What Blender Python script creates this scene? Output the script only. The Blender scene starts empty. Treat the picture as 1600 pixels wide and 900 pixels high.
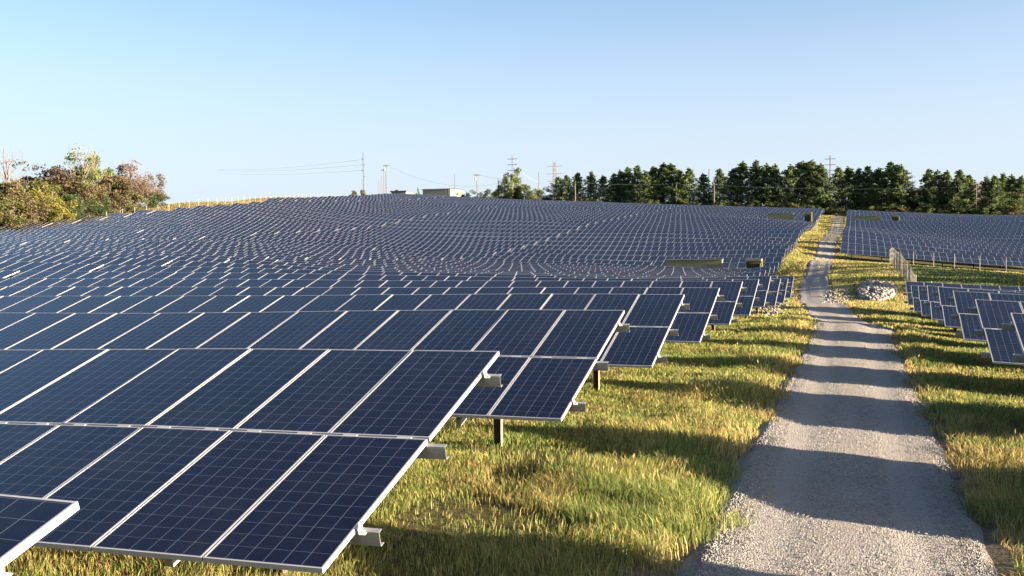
import bpy, bmesh, math, random
import numpy as np
from mathutils import Vector, Matrix

random.seed(7)
rng = np.random.default_rng(7)
C = bpy.context.scene.collection
scene = bpy.context.scene
R = math.radians

# ------------------------------------------------------------------ camera
FPX = 1563.0
YAW, PIT, ROL = R(18.9), R(-2.42), R(-0.44)
_F = np.array([-math.sin(YAW)*math.cos(PIT), math.cos(YAW)*math.cos(PIT), math.sin(PIT)])
_R0 = np.array([math.cos(YAW), math.sin(YAW), 0.0]); _U0 = np.cross(_R0, _F)
_R = _R0*math.cos(ROL)+_U0*math.sin(ROL); _U = np.cross(_R, _F)
cam_d = bpy.data.cameras.new('camera'); cam = bpy.data.objects.new('camera', cam_d); C.objects.link(cam)
cam_d.sensor_width = 36.0; cam_d.lens = 36.0*FPX/1600.0
cam_d.clip_start = 0.05; cam_d.clip_end = 6000
cam.matrix_world = Matrix(((_R[0], _U[0], -_F[0], 0), (_R[1], _U[1], -_F[1], 0), (_R[2], _U[2], -_F[2], 0), (0, 0, 0, 1)))
scene.camera = cam

# ------------------------------------------------------------------ light
SUN_EL, SUN_AZ = R(9.6), R(1.5)       # azimuth: from +X towards -Y
world = bpy.data.worlds.new('World'); scene.world = world; world.use_nodes = True
nt = world.node_tree; nt.nodes.clear()
sky = nt.nodes.new('ShaderNodeTexSky'); sky.sky_type = 'NISHITA'; sky.sun_disc = False
sky.sun_elevation = SUN_EL; sky.sun_rotation = R(90)+SUN_AZ
sky.altitude = 0; sky.air_density = 0.5; sky.dust_density = 1.7; sky.ozone_density = 1.2
bg = nt.nodes.new('ShaderNodeBackground'); bg.inputs['Strength'].default_value = 0.054
wo = nt.nodes.new('ShaderNodeOutputWorld')
hs = nt.nodes.new('ShaderNodeHueSaturation'); hs.inputs['Saturation'].default_value = 1.0; hs.inputs['Hue'].default_value = 0.488
nt.links.new(sky.outputs[0], hs.inputs['Color']); 
# pale air close to the horizon
tc = nt.nodes.new('ShaderNodeTexCoord'); sx = nt.nodes.new('ShaderNodeSeparateXYZ'); nt.links.new(tc.outputs['Generated'], sx.inputs[0])
mr = nt.nodes.new('ShaderNodeMapRange'); mr.interpolation_type = 'SMOOTHERSTEP'; mr.inputs['From Min'].default_value = 0.36; mr.inputs['From Max'].default_value = -0.03; mr.inputs['To Max'].default_value = 0.85
nt.links.new(sx.outputs[2], mr.inputs['Value'])
mxs = nt.nodes.new('ShaderNodeMix'); mxs.data_type = 'RGBA'; mxs.inputs[7].default_value = (2.15, 2.36, 2.58, 1)
nt.links.new(mr.outputs[0], mxs.inputs[0]); nt.links.new(hs.outputs[0], mxs.inputs[6]); nt.links.new(mxs.outputs[2], bg.inputs['Color']); nt.links.new(bg.outputs[0], wo.inputs['Surface'])
sun_d = bpy.data.lights.new('sun', 'SUN'); sun_d.energy = 5.0; sun_d.angle = R(0.53); sun_d.color = (1.0, 0.80, 0.57)
sun = bpy.data.objects.new('sun', sun_d); C.objects.link(sun)
sun.rotation_euler = Vector((math.cos(SUN_EL)*math.cos(SUN_AZ), -math.cos(SUN_EL)*math.sin(SUN_AZ), math.sin(SUN_EL))).to_track_quat('Z', 'Y').to_euler()
scene.view_settings.view_transform = 'Standard'; scene.view_settings.look = 'None'
scene.view_settings.exposure = 2.75; scene.view_settings.gamma = 1.0
scene.view_settings.use_curve_mapping = False
scene.cycles.max_bounces = 6; scene.cycles.transparent_max_bounces = 6

# ------------------------------------------------------------------ terrain survey
# spot heights: where a known point of the ground (or of a rack, less its height) stands
def at_y(px, py, Y):
    r = _F+_R*(px-800)/FPX+_U*(450-py)/FPX
    return r*Y/r[1]
def ratio(px):                      # X / Y along a bearing
    u = (px-800)/FPX; c, s = math.cos(YAW), math.sin(YAW)
    return (u*c-s)/(c+u*s)
T = 2.0; M = 1.4; B = 0.82
SURVEY = []
def S(off, *pts):
    for px, py, Y in pts:
        p = at_y(px, py, Y); SURVEY.append((p[0], Y, p[2]-off))
def RT(k): return 6.15+6.08*(k-1)+3.8
for k, z in zip((1, 2, 3, 4, 5, 6), (-2.24, -2.21, -2.24, -2.37, -2.39, -2.56)):
    SURVEY.append((-3.55, 6.15+6.08*(k-1)+1.9, z-B))
for Y, z in ((0, -3.0), (-12, -3.0)):
    SURVEY += [(-3.5, Y, z), (-20, Y, z-.2), (3, Y, z-.35), (20, Y, z-.6)]
for x, r in ((0, ((1, 540), (2, 485), (3, 460.5), (4, 446), (5, 432), (6, 420))),
             (400, ((2, 484.5), (3, 460), (4, 447.5), (5, 434), (6, 425), (7, 418), *zip(range(8, 16), (412, 407.5, 403.5, 399.5, 396, 392, 388, 384)))),
             (600, ((3, 459), (4, 448.5), (5, 437), (6, 429), *zip(range(7, 27), (424.5, 422.3, 419.5, 417, 414.5, 411.5, 408, 405, 402, 399, 395.5, 391.5, 387, 382, 377, 372, 367, 362, 357, 353)))),
             (800, ((3, 459), (4, 449), (5, 437.5), (6, 433), (7, 429)))):
    S(T, *[(x, y, RT(k)) for k, y in r])
S(T, (1238, 430, 65), (400, 368, 119), (400, 352, 137), (400, 338, 154), (400, 324, 169), (300, 374, 105), (300, 357, 122), (300, 338, 142), (150, 357, 118), (700, 308.5, 277), (760, 311, 277), (800, 313, 277), (700, 314, 255), (660, 305, 277))
S(M, (600, 340, 180), (600, 330, 203), (600, 320, 225))
S(M, (810, 362, 162), (810, 345, 178), (810, 322, 238))
S(M, (1060, 365, 160), (1060, 350, 194), (1060, 335, 236))
S(M, (1100, 385, 143), (1100, 402, 127), (1190, 380, 148), (1190, 373, 158), (1190, 365, 170), (1190, 355, 185), (1190, 345, 205))
S(M, (80, 415, 50), (80, 393, 76), (80, 380, 92), (300, 385, 92))
S(B, (1216, 425, 117)); S(T, (1221, 409.5, 121))
S(T, (0, 353, 118), (35, 348.6, 122), (70, 345, 126), (126, 339, 134), (175, 334.6, 140), (227, 328.5, 147), (262, 325, 152), (300, 321.5, 158), (340, 319, 167), (400, 313, 181), (450, 308, 203), (485, 306.5, 222), (520, 305, 243), (550, 304.3, 262), (580, 303, 280))
S(T, (610, 301.5, 292), (660, 303, 296), (700, 306.5, 300), (760, 309.5, 300), (800, 311, 300), (900, 314.5, 302), (1040, 319.5, 304), (1160, 323, 306), (1290, 327, 308))
S(B, (1315, 399, 150), (1450, 408, 150), (1600, 418, 150))
S(M, (1340, 360, 217), (1340, 345, 248), (1540, 370, 203), (1540, 380, 192), (1540, 355, 228))
S(T, (1323, 329, 308), (1600, 335, 308), (1460, 332, 308))
for Y, z in ((25.3, -2.63), (30, -2.65), (36, -2.78), (42.2, -3.06)): SURVEY.append((3, Y+1.9, z-B))
SURVEY += [(3, 14, -3.42), (14, 20, -3.8), (16, 40, -4.2), (3, 62, -4.3), (18, 60, -4.8)]
S(0, (1300, 617, 21.8), (1300, 700, 16.2), (1300, 810, 12))
S(0, (1330, 500, 43.5), (1285, 472, 66), (1272, 449, 88), (1275, 430, 106), (1278, 410, 128), (1290, 377, 165), (1308, 337, 290))
S(0, (1400, 470, 80), (1500, 440, 100), (1600, 440, 100), (1450, 418, 125), (1600, 432, 122))
S(0, (300, 316, 190), (400, 309.5, 230), (450, 307.5, 250), (180, 333, 162), (240, 322, 176), (100, 345, 150))
S(0, (300, 330, 225), (400, 322, 265), (450, 318, 290), (180, 345, 195), (240, 338, 210), (100, 356, 180))
SURVEY += [(-3.5, 2, -3.24), (-12, 2, -3.3)]
for px, ys_ in ((1170, (436.5, 436, 435, 434, 433, 432, 430.5, 429, 428, 427, 425, 423, 421)), (1085, (436, 435, 434, 433, 431, 429.5, 428, 426.5, 425, 423.5, 421.5, 419.5, 417)), (970, (436, 434, 432, 430, 428, 426, 424, 422.5, 421, 419.5, 418, 416, 412))):
    S(T, *[(px, y_, RT(6+i)) for i, y_ in enumerate(ys_)])
SURVEY += [(0, 330, 9), (60, 330, 8), (-100, 330, 10.5), (-40, 340, 9), (-170, 345, 9), (-210, 220, 2), (-210, 130, -1),
           (-150, 60, -3), (-120, 20, -4), (80, 100, -5), (90, 200, 2), (90, 300, 8), (60, 30, -5), (-260, 300, 4)]
_P = np.array(SURVEY)
def _phi(r2): return .5*r2*np.log(r2+1e-9)
_q = _P[:, :2]/60.; _n = len(_q)
_A = np.zeros((_n+3, _n+3)); _A[:_n, :_n] = _phi(((_q[:, None]-_q[None])**2).sum(-1))+np.diag(np.clip(_P[:, 1]/100., .02, 4)**2*0.0028+0.0003)
_A[:_n, _n] = 1; _A[:_n, _n+1:] = _q; _A[_n, :_n] = 1; _A[_n+1:, :_n] = _q.T
_w = np.linalg.solve(_A, np.r_[_P[:, 2], 0, 0, 0])
GX = np.arange(-270, 110.1, 2.5); GY = np.arange(-15, 345.1, 2.5)
_gx, _gy = np.meshgrid(GX, GY, indexing='ij')
_s = np.stack([_gx.ravel(), _gy.ravel()], -1)/60.
_o = np.empty(len(_s))
for i in range(0, len(_s), 4000):
    s = _s[i:i+4000]; _o[i:i+4000] = _phi(((s[:, None]-_q[None])**2).sum(-1))@_w[:_n]+_w[_n]+s@_w[_n+1:]
GZ = _o.reshape(_gx.shape)
def gh(x, y):
    """height of the ground sheet (array or scalar)"""
    x = np.asarray(x, float); y = np.asarray(y, float)
    fx = np.clip((x+270)/2.5, 0, len(GX)-1.001); fy = np.clip((y+15)/2.5, 0, len(GY)-1.001)
    i = fx.astype(int); j = fy.astype(int); a = fx-i; b = fy-j
    z = GZ[i, j]*(1-a)*(1-b)+GZ[i+1, j]*a*(1-b)+GZ[i, j+1]*(1-a)*b+GZ[i+1, j+1]*a*b
    out = np.maximum(0, y-345)*.012+np.maximum(0, -270-x)*.02+np.maximum(0, x-110)*.01
    return z-out
def g(x, y): return float(gh(x, y))

ROAD = [(-20, -.05, 1.32), (8, -.05, 1.38), (20, -.06, 1.33), (40, -.08, 1.34), (44, .05, 1.5), (47, -.1, 1.5), (52, -.45, 1.35), (60, -1.25, 1.3), (68, -1.95, 1.3), (78, -2.7, 1.3), (88, -3.2, 1.3), (105, -3.8, 1.3), (130, -4.05, 1.3), (300, -4.0, 1.25), (312, -4.0, 1.2)]
_rd = np.array(ROAD)
def road_c(y): return np.interp(y, _rd[:, 0], _rd[:, 1])
def road_w(y): return np.interp(y, _rd[:, 0], _rd[:, 2])
def vnoise(x, y, s, seed=0):
    """smooth value noise 0..1"""
    x = np.asarray(x, float)/s+seed*17.3; y = np.asarray(y, float)/s+seed*9.1
    i = np.floor(x); j = np.floor(y); a = x-i; b = y-j; a = a*a*(3-2*a); b = b*b*(3-2*b)
    def h(i, j):
        v = np.sin(i*127.1+j*311.7+seed*74.7)*43758.5453
        return v-np.floor(v)
    return h(i, j)*(1-a)*(1-b)+h(i+1, j)*a*(1-b)+h(i, j+1)*(1-a)*b+h(i+1, j+1)*a*b

# ------------------------------------------------------------------ helpers
def tag(o, label=None, cat=None, group=None, kind=None):
    if label: o['label'] = label
    if cat: o['category'] = cat
    if group: o['group'] = group
    if kind: o['kind'] = kind
    return o
def empty(name, loc, rz=0):
    o = bpy.data.objects.new(name, None); C.objects.link(o); o.location = loc; o.rotation_euler = (0, 0, rz)
    o.empty_display_size = .2
    return o
def link(name, me, parent=None, loc=(0, 0, 0), rot=(0, 0, 0), scale=None):
    o = bpy.data.objects.new(name, me); C.objects.link(o)
    if parent: o.parent = parent
    o.location = loc; o.rotation_euler = rot
    if scale: o.scale = scale
    return o
class MB:
    def __init__(s): s.v = []; s.f = []; s.m = []; s.uv = {}
    def quad(s, a, b, c, d, m=0, uv=None):
        n = len(s.v); s.v += [tuple(a), tuple(b), tuple(c), tuple(d)]; s.f.append((n, n+1, n+2, n+3)); s.m.append(m)
        if uv: s.uv[len(s.f)-1] = uv
    def box(s, x0, x1, y0, y1, z0, z1, m=0, mat=None):
        n = len(s.v)
        p = [(x0, y0, z0), (x1, y0, z0), (x1, y1, z0), (x0, y1, z0), (x0, y0, z1), (x1, y0, z1), (x1, y1, z1), (x0, y1, z1)]
        if mat: p = [tuple(mat@Vector(q)) for q in p]
        s.v += p
        for q in ((0, 3, 2, 1), (4, 5, 6, 7), (0, 1, 5, 4), (1, 2, 6, 5), (2, 3, 7, 6), (3, 0, 4, 7)):
            s.f.append(tuple(n+i for i in q)); s.m.append(m)
    def tube(s, pts, rad, n=8, m=0, cap=True):
        base = len(s.v); pts = [Vector(p) for p in pts]
        for k, p in enumerate(pts):
            d = (pts[min(k+1, len(pts)-1)]-pts[max(k-1, 0)]).normalized()
            a = d.orthogonal().normalized() if abs(d.z) < .9 else Vector((1, 0, 0)).cross(d).normalized()
            b = d.cross(a); r = rad[k] if isinstance(rad, (list, tuple)) else rad
            for i in range(n):
                t = 2*math.pi*i/n; s.v.append(tuple(p+a*math.cos(t)*r+b*math.sin(t)*r))
        for k in range(len(pts)-1):
            for i in range(n):
                j = (i+1) % n
                s.f.append((base+k*n+i, base+k*n+j, base+(k+1)*n+j, base+(k+1)*n+i)); s.m.append(m)
        if cap:
            s.f.append(tuple(base+i for i in range(n))[::-1]); s.m.append(m)
            e = base+(len(pts)-1)*n; s.f.append(tuple(e+i for i in range(n))); s.m.append(m)
    def mesh(s, name, mats):
        me = bpy.data.meshes.new(name); me.from_pydata(s.v, [], s.f)
        for m in (mats if isinstance(mats, (list, tuple)) else [mats]): me.materials.append(m)
        me.polygons.foreach_set('material_index', s.m)
        if s.uv:
            u = me.uv_layers.new(name='UVMap')
            for fi, co in s.uv.items():
                for li, c in zip(me.polygons[fi].loop_indices, co): u.data[li].uv = c
        me.update(); return me
    def build(s, name, mats, parent=None, **k): return link(name, s.mesh(name, mats), parent, **k)
def np_mesh(name, V, Fq, mats, colors=None, tri=None, smooth=False):
    """fast mesh from arrays; Fq (n,4) and/or tri (n,3)"""
    me = bpy.data.meshes.new(name); loops = []; starts = []; tot = 0
    arr = []
    if Fq is not None and len(Fq): arr.append((np.asarray(Fq), 4))
    if tri is not None and len(tri): arr.append((np.asarray(tri), 3))
    me.vertices.add(len(V)); me.vertices.foreach_set('co', np.asarray(V, np.float32).ravel())
    lv = np.concatenate([a.ravel() for a, _ in arr]); st = []
    for a, k in arr:
        st.append(tot+np.arange(len(a))*k); tot += len(a)*k
    st = np.concatenate(st)
    me.loops.add(len(lv)); me.loops.foreach_set('vertex_index', lv.astype(np.int32))
    me.polygons.add(len(st)); me.polygons.foreach_set('loop_start', st.astype(np.int32))
    if colors is not None:
        ca = me.color_attributes.new('tint', 'FLOAT_COLOR', 'POINT'); ca.data.foreach_set('color', np.asarray(colors, np.float32).ravel())
    for m in (mats if isinstance(mats, (list, tuple)) else [mats]): me.materials.append(m)
    me.update(calc_edges=True)
    if smooth: me.polygons.foreach_set('use_smooth', np.ones(len(st), bool))
    return me

# ------------------------------------------------------------------ materials
def newmat(name):
    m = bpy.data.materials.new(name); m.use_nodes = True; t = m.node_tree; b = t.nodes['Principled BSDF']
    return m, t, b
def nd(t, ty, **k):
    n = t.nodes.new(ty)
    for a, v in k.items():
        if a in n.inputs: n.inputs[a].default_value = v
        else: setattr(n, a, v)
    return n
def mth(t, op, a, b=None, c=None, clamp=False):
    n = t.nodes.new('ShaderNodeMath'); n.operation = op; n.use_clamp = clamp
    for i, v in enumerate((a, b, c)):
        if v is None: continue
        if isinstance(v, (int, float)): n.inputs[i].default_value = v
        else: t.links.new(v, n.inputs[i])
    return n.outputs[0]
def mixc(t, f, a, b):
    n = t.nodes.new('ShaderNodeMix'); n.data_type = 'RGBA'
    for s, v in ((n.inputs[0], f), (n.inputs[6], a), (n.inputs[7], b)):
        if isinstance(v, (int, float)): s.default_value = v
        elif isinstance(v, tuple): s.default_value = (*v, 1) if len(v) == 3 else v
        else: t.links.new(v, s)
    return n.outputs[2]
def ramp(t, f, a, b):
    n = t.nodes.new('ShaderNodeMapRange'); n.inputs['From Min'].default_value = a; n.inputs['From Max'].default_value = b
    t.links.new(f, n.inputs['Value']); return n.outputs[0]
def noise(t, co, scale, detail=4, rough=.6):
    n = nd(t, 'ShaderNodeTexNoise'); n.inputs['Scale'].default_value = scale; n.inputs['Detail'].default_value = detail; n.inputs['Roughness'].default_value = rough
    if co is not None: t.links.new(co, n.inputs['Vector'])
    return n.outputs['Fac']
def simple(name, col, rough=.6, metal=0, var=.15, scale=6, bump=0):
    m, t, b = newmat(name)
    co = nd(t, 'ShaderNodeTexCoord').outputs['Object']; f = noise(t, co, scale)
    d = tuple(c*(1-var) for c in col); l = tuple(min(1, c*(1+var)) for c in col)
    t.links.new(mixc(t, ramp(t, f, .3, .7), d, l), b.inputs['Base Color'])
    b.inputs['Roughness'].default_value = rough; b.inputs['Metallic'].default_value = metal
    if bump:
        bn = nd(t, 'ShaderNodeBump'); bn.inputs['Strength'].default_value = bump; bn.inputs['Distance'].default_value = .02
        t.links.new(f, bn.inputs['Height']); t.links.new(bn.outputs[0], b.inputs['Normal'])
    return m
def mat_cells():
    m, t, b = newmat('solar_cells')
    uv = nd(t, 'ShaderNodeUVMap').outputs[0]; sp = nd(t, 'ShaderNodeSeparateXYZ'); t.links.new(uv, sp.inputs[0])
    u, v = sp.outputs[0], sp.outputs[1]
    def line(x, w):      # 1 on lines at whole numbers
        fr = mth(t, 'FRACT', mth(t, 'ADD', x, 0.5)); d = mth(t, 'ABSOLUTE', mth(t, 'SUBTRACT', fr, .5))
        return mth(t, 'LESS_THAN', d, w)
    grid = mth(t, 'MAXIMUM', line(u, .0125), mth(t, 'MULTIPLY', line(v, .0085), .75))
    bus = line(mth(t, 'MULTIPLY', mth(t, 'ADD', u, .125), 4.0), .022)
    cu = mth(t, 'FLOOR', u); cv = mth(t, 'FLOOR', v)
    oi = nd(t, 'ShaderNodeObjectInfo')
    cb = nd(t, 'ShaderNodeCombineXYZ'); t.links.new(cu, cb.inputs[0]); t.links.new(cv, cb.inputs[1]); t.links.new(mth(t, 'MULTIPLY', oi.outputs['Random'], 91.7), cb.inputs[2])
    wn = nd(t, 'ShaderNodeTexWhiteNoise'); t.links.new(cb.outputs[0], wn.inputs['Vector'])
    pu = mth(t, 'FLOOR', mth(t, 'DIVIDE', u, 6.0)); pv = mth(t, 'FLOOR', mth(t, 'DIVIDE', v, 12.0))
    cp = nd(t, 'ShaderNodeCombineXYZ'); t.links.new(pu, cp.inputs[0]); t.links.new(pv, cp.inputs[1]); t.links.new(mth(t, 'MULTIPLY', oi.outputs['Random'], 37.1), cp.inputs[2])
    wp = nd(t, 'ShaderNodeTexWhiteNoise'); t.links.new(cp.outputs[0], wp.inputs['Vector'])
    c1 = mixc(t, wn.outputs['Value'], (.0013, .0016, .0088), (.0024, .0038, .0165))
    c2 = mixc(t, mth(t, 'MULTIPLY', wp.outputs['Value'], .55), c1, (.006, .004, .017))
    # crystal grain
    vo = nd(t, 'ShaderNodeTexVoronoi'); vo.inputs['Scale'].default_value = 9.0; t.links.new(uv, vo.inputs['Vector'])
    sv = nd(t, 'ShaderNodeSeparateColor'); t.links.new(vo.outputs['Color'], sv.inputs[0])
    c3 = mixc(t, mth(t, 'MULTIPLY', sv.outputs[0], .35), c2, (.0025, .005, .021))
    film = noise(t, nd(t, 'ShaderNodeNewGeometry').outputs['Position'], 1.4, 6, .7)
    c3 = mixc(t, mth(t, 'MULTIPLY', ramp(t, film, .45, .8), .05), c3, (.16, .14, .11))
    c4 = mixc(t, mth(t, 'MULTIPLY', bus, .07), c3, (.15, .16, .2))
    c5 = mixc(t, mth(t, 'MULTIPLY', grid, .62), c4, (.21, .23, .30))
    t.links.new(c5, b.inputs['Base Color'])
    dust = noise(t, nd(t, 'ShaderNodeNewGeometry').outputs['Position'], .35, 5)
    t.links.new(mth(t, 'ADD', mth(t, 'MULTIPLY', dust, .12), .07), b.inputs['Roughness'])
    b.inputs['IOR'].default_value = 1.36; b.inputs['Specular IOR Level'].default_value = .5
    return m
def mat_ground():
    m, t, b = newmat('meadow_ground')
    co = nd(t, 'ShaderNodeNewGeometry').outputs['Position']
    n1 = noise(t, co, .22, 5); n2 = noise(t, co, 1.3, 6); n3 = noise(t, co, 9, 5, .7); n4 = noise(t, co, .5, 3)
    c = mixc(t, ramp(t, n1, .38, .62), (.060, .070, .020), (.19, .14, .055))
    c = mixc(t, ramp(t, n2, .45, .75), c, (.085, .10, .028))
    c = mixc(t, mth(t, 'MULTIPLY', ramp(t, n4, .62, .72), .8), c, (.20, .11, .055))
    c = mixc(t, mth(t, 'MULTIPLY', ramp(t, n3, .35, .62), .5), (.05, .045, .018), c)
    ea = nd(t, 'ShaderNodeAttribute'); ea.attribute_name = 'tint'; es = nd(t, 'ShaderNodeSeparateColor'); t.links.new(ea.outputs['Color'], es.inputs[0])
    c = mixc(t, mth(t, 'MULTIPLY', es.outputs[0], ramp(t, n3, .25, .6)), c, (.19, .155, .11))
    t.links.new(c, b.inputs['Base Color']); b.inputs['Roughness'].default_value = .95; b.inputs['Specular IOR Level'].default_value = .15
    bn = nd(t, 'ShaderNodeBump'); bn.inputs['Strength'].default_value = .9; bn.inputs['Distance'].default_value = .12
    t.links.new(mth(t, 'ADD', n3, n2), bn.inputs['Height']); t.links.new(bn.outputs[0], b.inputs['Normal'])
    return m
def mat_gravel():
    m, t, b = newmat('crushed_gravel')
    co = nd(t, 'ShaderNodeNewGeometry').outputs['Position']
    vo = nd(t, 'ShaderNodeTexVoronoi'); vo.inputs['Scale'].default_value = 48; t.links.new(co, vo.inputs['Vector'])
    sv = nd(t, 'ShaderNodeSeparateColor'); t.links.new(vo.outputs['Color'], sv.inputs[0])
    n1 = noise(t, co, .9, 5); n2 = noise(t, co, 60, 3); n3 = noise(t, co, 6, 6, .7)
    c = mixc(t, sv.outputs[0], (.125, .123, .124), (.345, .325, .31))
    c = mixc(t, mth(t, 'MULTIPLY', n2, .5), c, (.18, .165, .155))
    c = mixc(t, mth(t, 'MULTIPLY', ramp(t, n1, .4, .7), .35), c, (.25, .205, .17))
    uv = nd(t, 'ShaderNodeUVMap').outputs[0]; sp = nd(t, 'ShaderNodeSeparateXYZ'); t.links.new(uv, sp.inputs[0])
    # two packed wheel tracks, darker and finer
    d = mth(t, 'ABSOLUTE', mth(t, 'SUBTRACT', mth(t, 'ABSOLUTE', sp.outputs[0]), .52))
    tr = mth(t, 'MULTIPLY', mth(t, 'SUBTRACT', 1.0, ramp(t, d, .1, .3)), .45)
    c = mixc(t, mth(t, 'MULTIPLY', tr, mth(t, 'ADD', n3, .6)), c, (.28, .262, .248))
    t.links.new(c, b.inputs['Base Color']); b.inputs['Roughness'].default_value = .95; b.inputs['Specular IOR Level'].default_value = .2
    bn = nd(t, 'ShaderNodeBump'); bn.inputs['Strength'].default_value = .75; bn.inputs['Distance'].default_value = .02
    inv = mth(t, 'SUBTRACT', 1.0, vo.outputs['Distance'])
    t.links.new(mth(t, 'ADD', mth(t, 'MULTIPLY', inv, 1.0), mth(t, 'MULTIPLY', n2, .6)), bn.inputs['Height']); t.links.new(bn.outputs[0], b.inputs['Normal'])
    return m
def mat_leaf(name, trans=.3, rough=.6, gain=1.0):
    m, t, b = newmat(name)
    a = nd(t, 'ShaderNodeAttribute'); a.attribute_name = 'tint'
    t.links.new(a.outputs['Color'], b.inputs['Base Color']); b.inputs['Roughness'].default_value = rough; b.inputs['Specular IOR Level'].default_value = .25
    tr = nd(t, 'ShaderNodeBsdfTranslucent'); t.links.new(a.outputs['Color'], tr.inputs['Color'])
    mx = nd(t, 'ShaderNodeMixShader'); mx.inputs[0].default_value = trans
    t.links.new(b.outputs[0], mx.inputs[1]); t.links.new(tr.outputs[0], mx.inputs[2])
    t.links.new(mx.outputs[0], t.nodes['Material Output'].inputs['Surface'])
    return m
CELLS = mat_cells(); GROUND = mat_ground(); GRAVEL = mat_gravel()
ALU = simple('anodised_aluminium', (.43, .43, .45), .4, .25, .05)
BACK = simple('white_backsheet', (.7, .7, .7), .6)
GALV = simple('galvanised_steel', (.27, .28, .27), .5, .3, .12, 20)
POSTM = simple('weathered_post_steel', (.20, .165, .12), .7, .2, .25, 8); WEBM = simple('shade_toned_post_web', (.022, .018, .016), .8, 0, .3, 8)  # web coloured near-black for its shade, flanges lighter for their sunlit edges
GRASSM = mat_leaf('grass_blades', .35, .7); NEEDLE = mat_leaf('pine_needles', .35); LEAF = mat_leaf('autumn_leaves', .4)
BARK = simple('bark', (.10, .078, .06), .9, 0, .3, 3); PALEBARK = simple('pale_bark', (.14, .12, .095), .9, 0, .2, 3)
WOOD = simple('pole_wood', (.11, .09, .07), .85, 0, .15, 4); GREYWOOD = simple('grey_pole_wood', (.07, .066, .062), .85, 0, .15, 4)
WIRE = simple('wire', (.30, .31, .32), .5, .3); PALEWIRE = simple('aluminium_wire', (.40, .41, .42), .5, .2)
OLIVE = simple('olive_paint', (.17, .175, .10), .6, 0, .08, 3); DARKOLIVE = simple('dark_olive_paint', (.10, .10, .045), .6, 0, .15, 3)
CREAM = simple('cream_metal_siding', (.27, .25, .2), .6, 0, .05, 2); SHEDROOF = simple('shed_roof_metal', (.25, .24, .21), .5, 0, .08, 2)
DARKROOF = simple('dark_roof_metal', (.07, .07, .07), .6); GREYP = simple('grey_cabinet_paint', (.22, .23, .26), .5); WHITEP = simple('white_paint', (.27, .25, .21), .5)
ROCK = simple('limestone_rock', (.21, .195, .175), .9, 0, .35, 5, .5)
HILLM = simple('dry_hill_ground', (.20, .165, .125), .95, 0, .2, .02)
FENCEWIRE = simple('weathered_fence_wire', (.10, .10, .09), .6, .3); YELLOWP = simple('yellow_paint', (.75, .60, .15), .5); INSUL = simple('insulator', (.1, .1, .11), .4)

# ------------------------------------------------------------------ ground, road, hills
def axis(*segs):
    a = []
    for lo, hi, st in segs: a += list(np.arange(lo, hi-1e-6, st))
    return np.array(a+[segs[-1][1]])
xs = axis((-1500, -300, 100), (-300, -270, 10), (-270, -15, 2.5), (-15, 15, .5), (15, 110, 2.5), (110, 200, 15), (200, 1500, 100))
ys = axis((-120, -15, 15), (-15, 4, 1), (4, 62, .4), (62, 160, 1.25), (160, 345, 2.5), (345, 480, 15), (480, 2400, 120))
xx, yy = np.meshgrid(xs, ys, indexing='ij')
zz = gh(xx, yy)
inroad = np.abs(xx-road_c(yy)) < road_w(yy)+.12
zz = zz+(vnoise(xx, yy, .9, 1)-.5)*.07*(np.abs(xx) < 16)*(yy < 70)
zz = zz-np.where(inroad & (yy < 312), .09, 0)
nx, ny = xx.shape; idx = np.arange(nx*ny).reshape(nx, ny)
Fq = np.stack([idx[:-1, :-1], idx[1:, :-1], idx[1:, 1:], idx[:-1, 1:]], -1).reshape(-1, 4)
gm = np_mesh('ground', np.stack([xx, yy, zz], -1).reshape(-1, 3), Fq, GROUND, smooth=True, colors=np.stack([np.clip(1.15-(np.abs(xx-road_c(yy))-road_w(yy))/(.2+.9*vnoise(xx, yy, 1.3, 21)), 0, 1)*(yy < 312)]+[xx*0]*2+[xx*0+1], -1).reshape(-1, 4))
tag(link('ground', gm), kind='structure')

ry = axis((-20, 70, .25), (70, 312, 1.0)); ru = np.linspace(-1.12, 1.12, 23)
cx = road_c(ry); w = road_w(ry)
edge = 1+(vnoise(ry*0+3, ry, 1.1, 4)-.5)*.16; edge2 = 1+(vnoise(ry*0+9, ry, 1.1, 6)-.5)*.16
rx = cx[:, None]+w[:, None]*ru[None]*np.where(ru[None] < 0, edge[:, None], edge2[:, None])
ryy = np.repeat(ry[:, None], len(ru), 1)
rz = gh(rx, ryy)+.03-.02*np.exp(-((np.abs(ru)-.52)/.2)**2)[None]-.14*np.clip((np.abs(ru)-.95)/.15, 0, 1)[None]+(vnoise(rx, ryy, .5, 8)-.5)*.012
k, l = rx.shape; idx = np.arange(k*l).reshape(k, l)
Fq = np.stack([idx[:-1, :-1], idx[:-1, 1:], idx[1:, 1:], idx[1:, :-1]], -1).reshape(-1, 4)
rm = np_mesh('gravel_road', np.stack([rx, ryy, rz], -1).reshape(-1, 3), Fq, GRAVEL, smooth=True)
uvl = rm.uv_layers.new(name='UVMap'); li = np.empty(len(rm.loops), np.int32); rm.loops.foreach_get('vertex_index', li)
uvv = np.stack([np.repeat(ru[None], k, 0), ryy*.1], -1).reshape(-1, 2)[li]; uvl.data.foreach_set('uv', uvv.ravel().astype(np.float32))
tag(link('road', rm), kind='structure')

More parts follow.
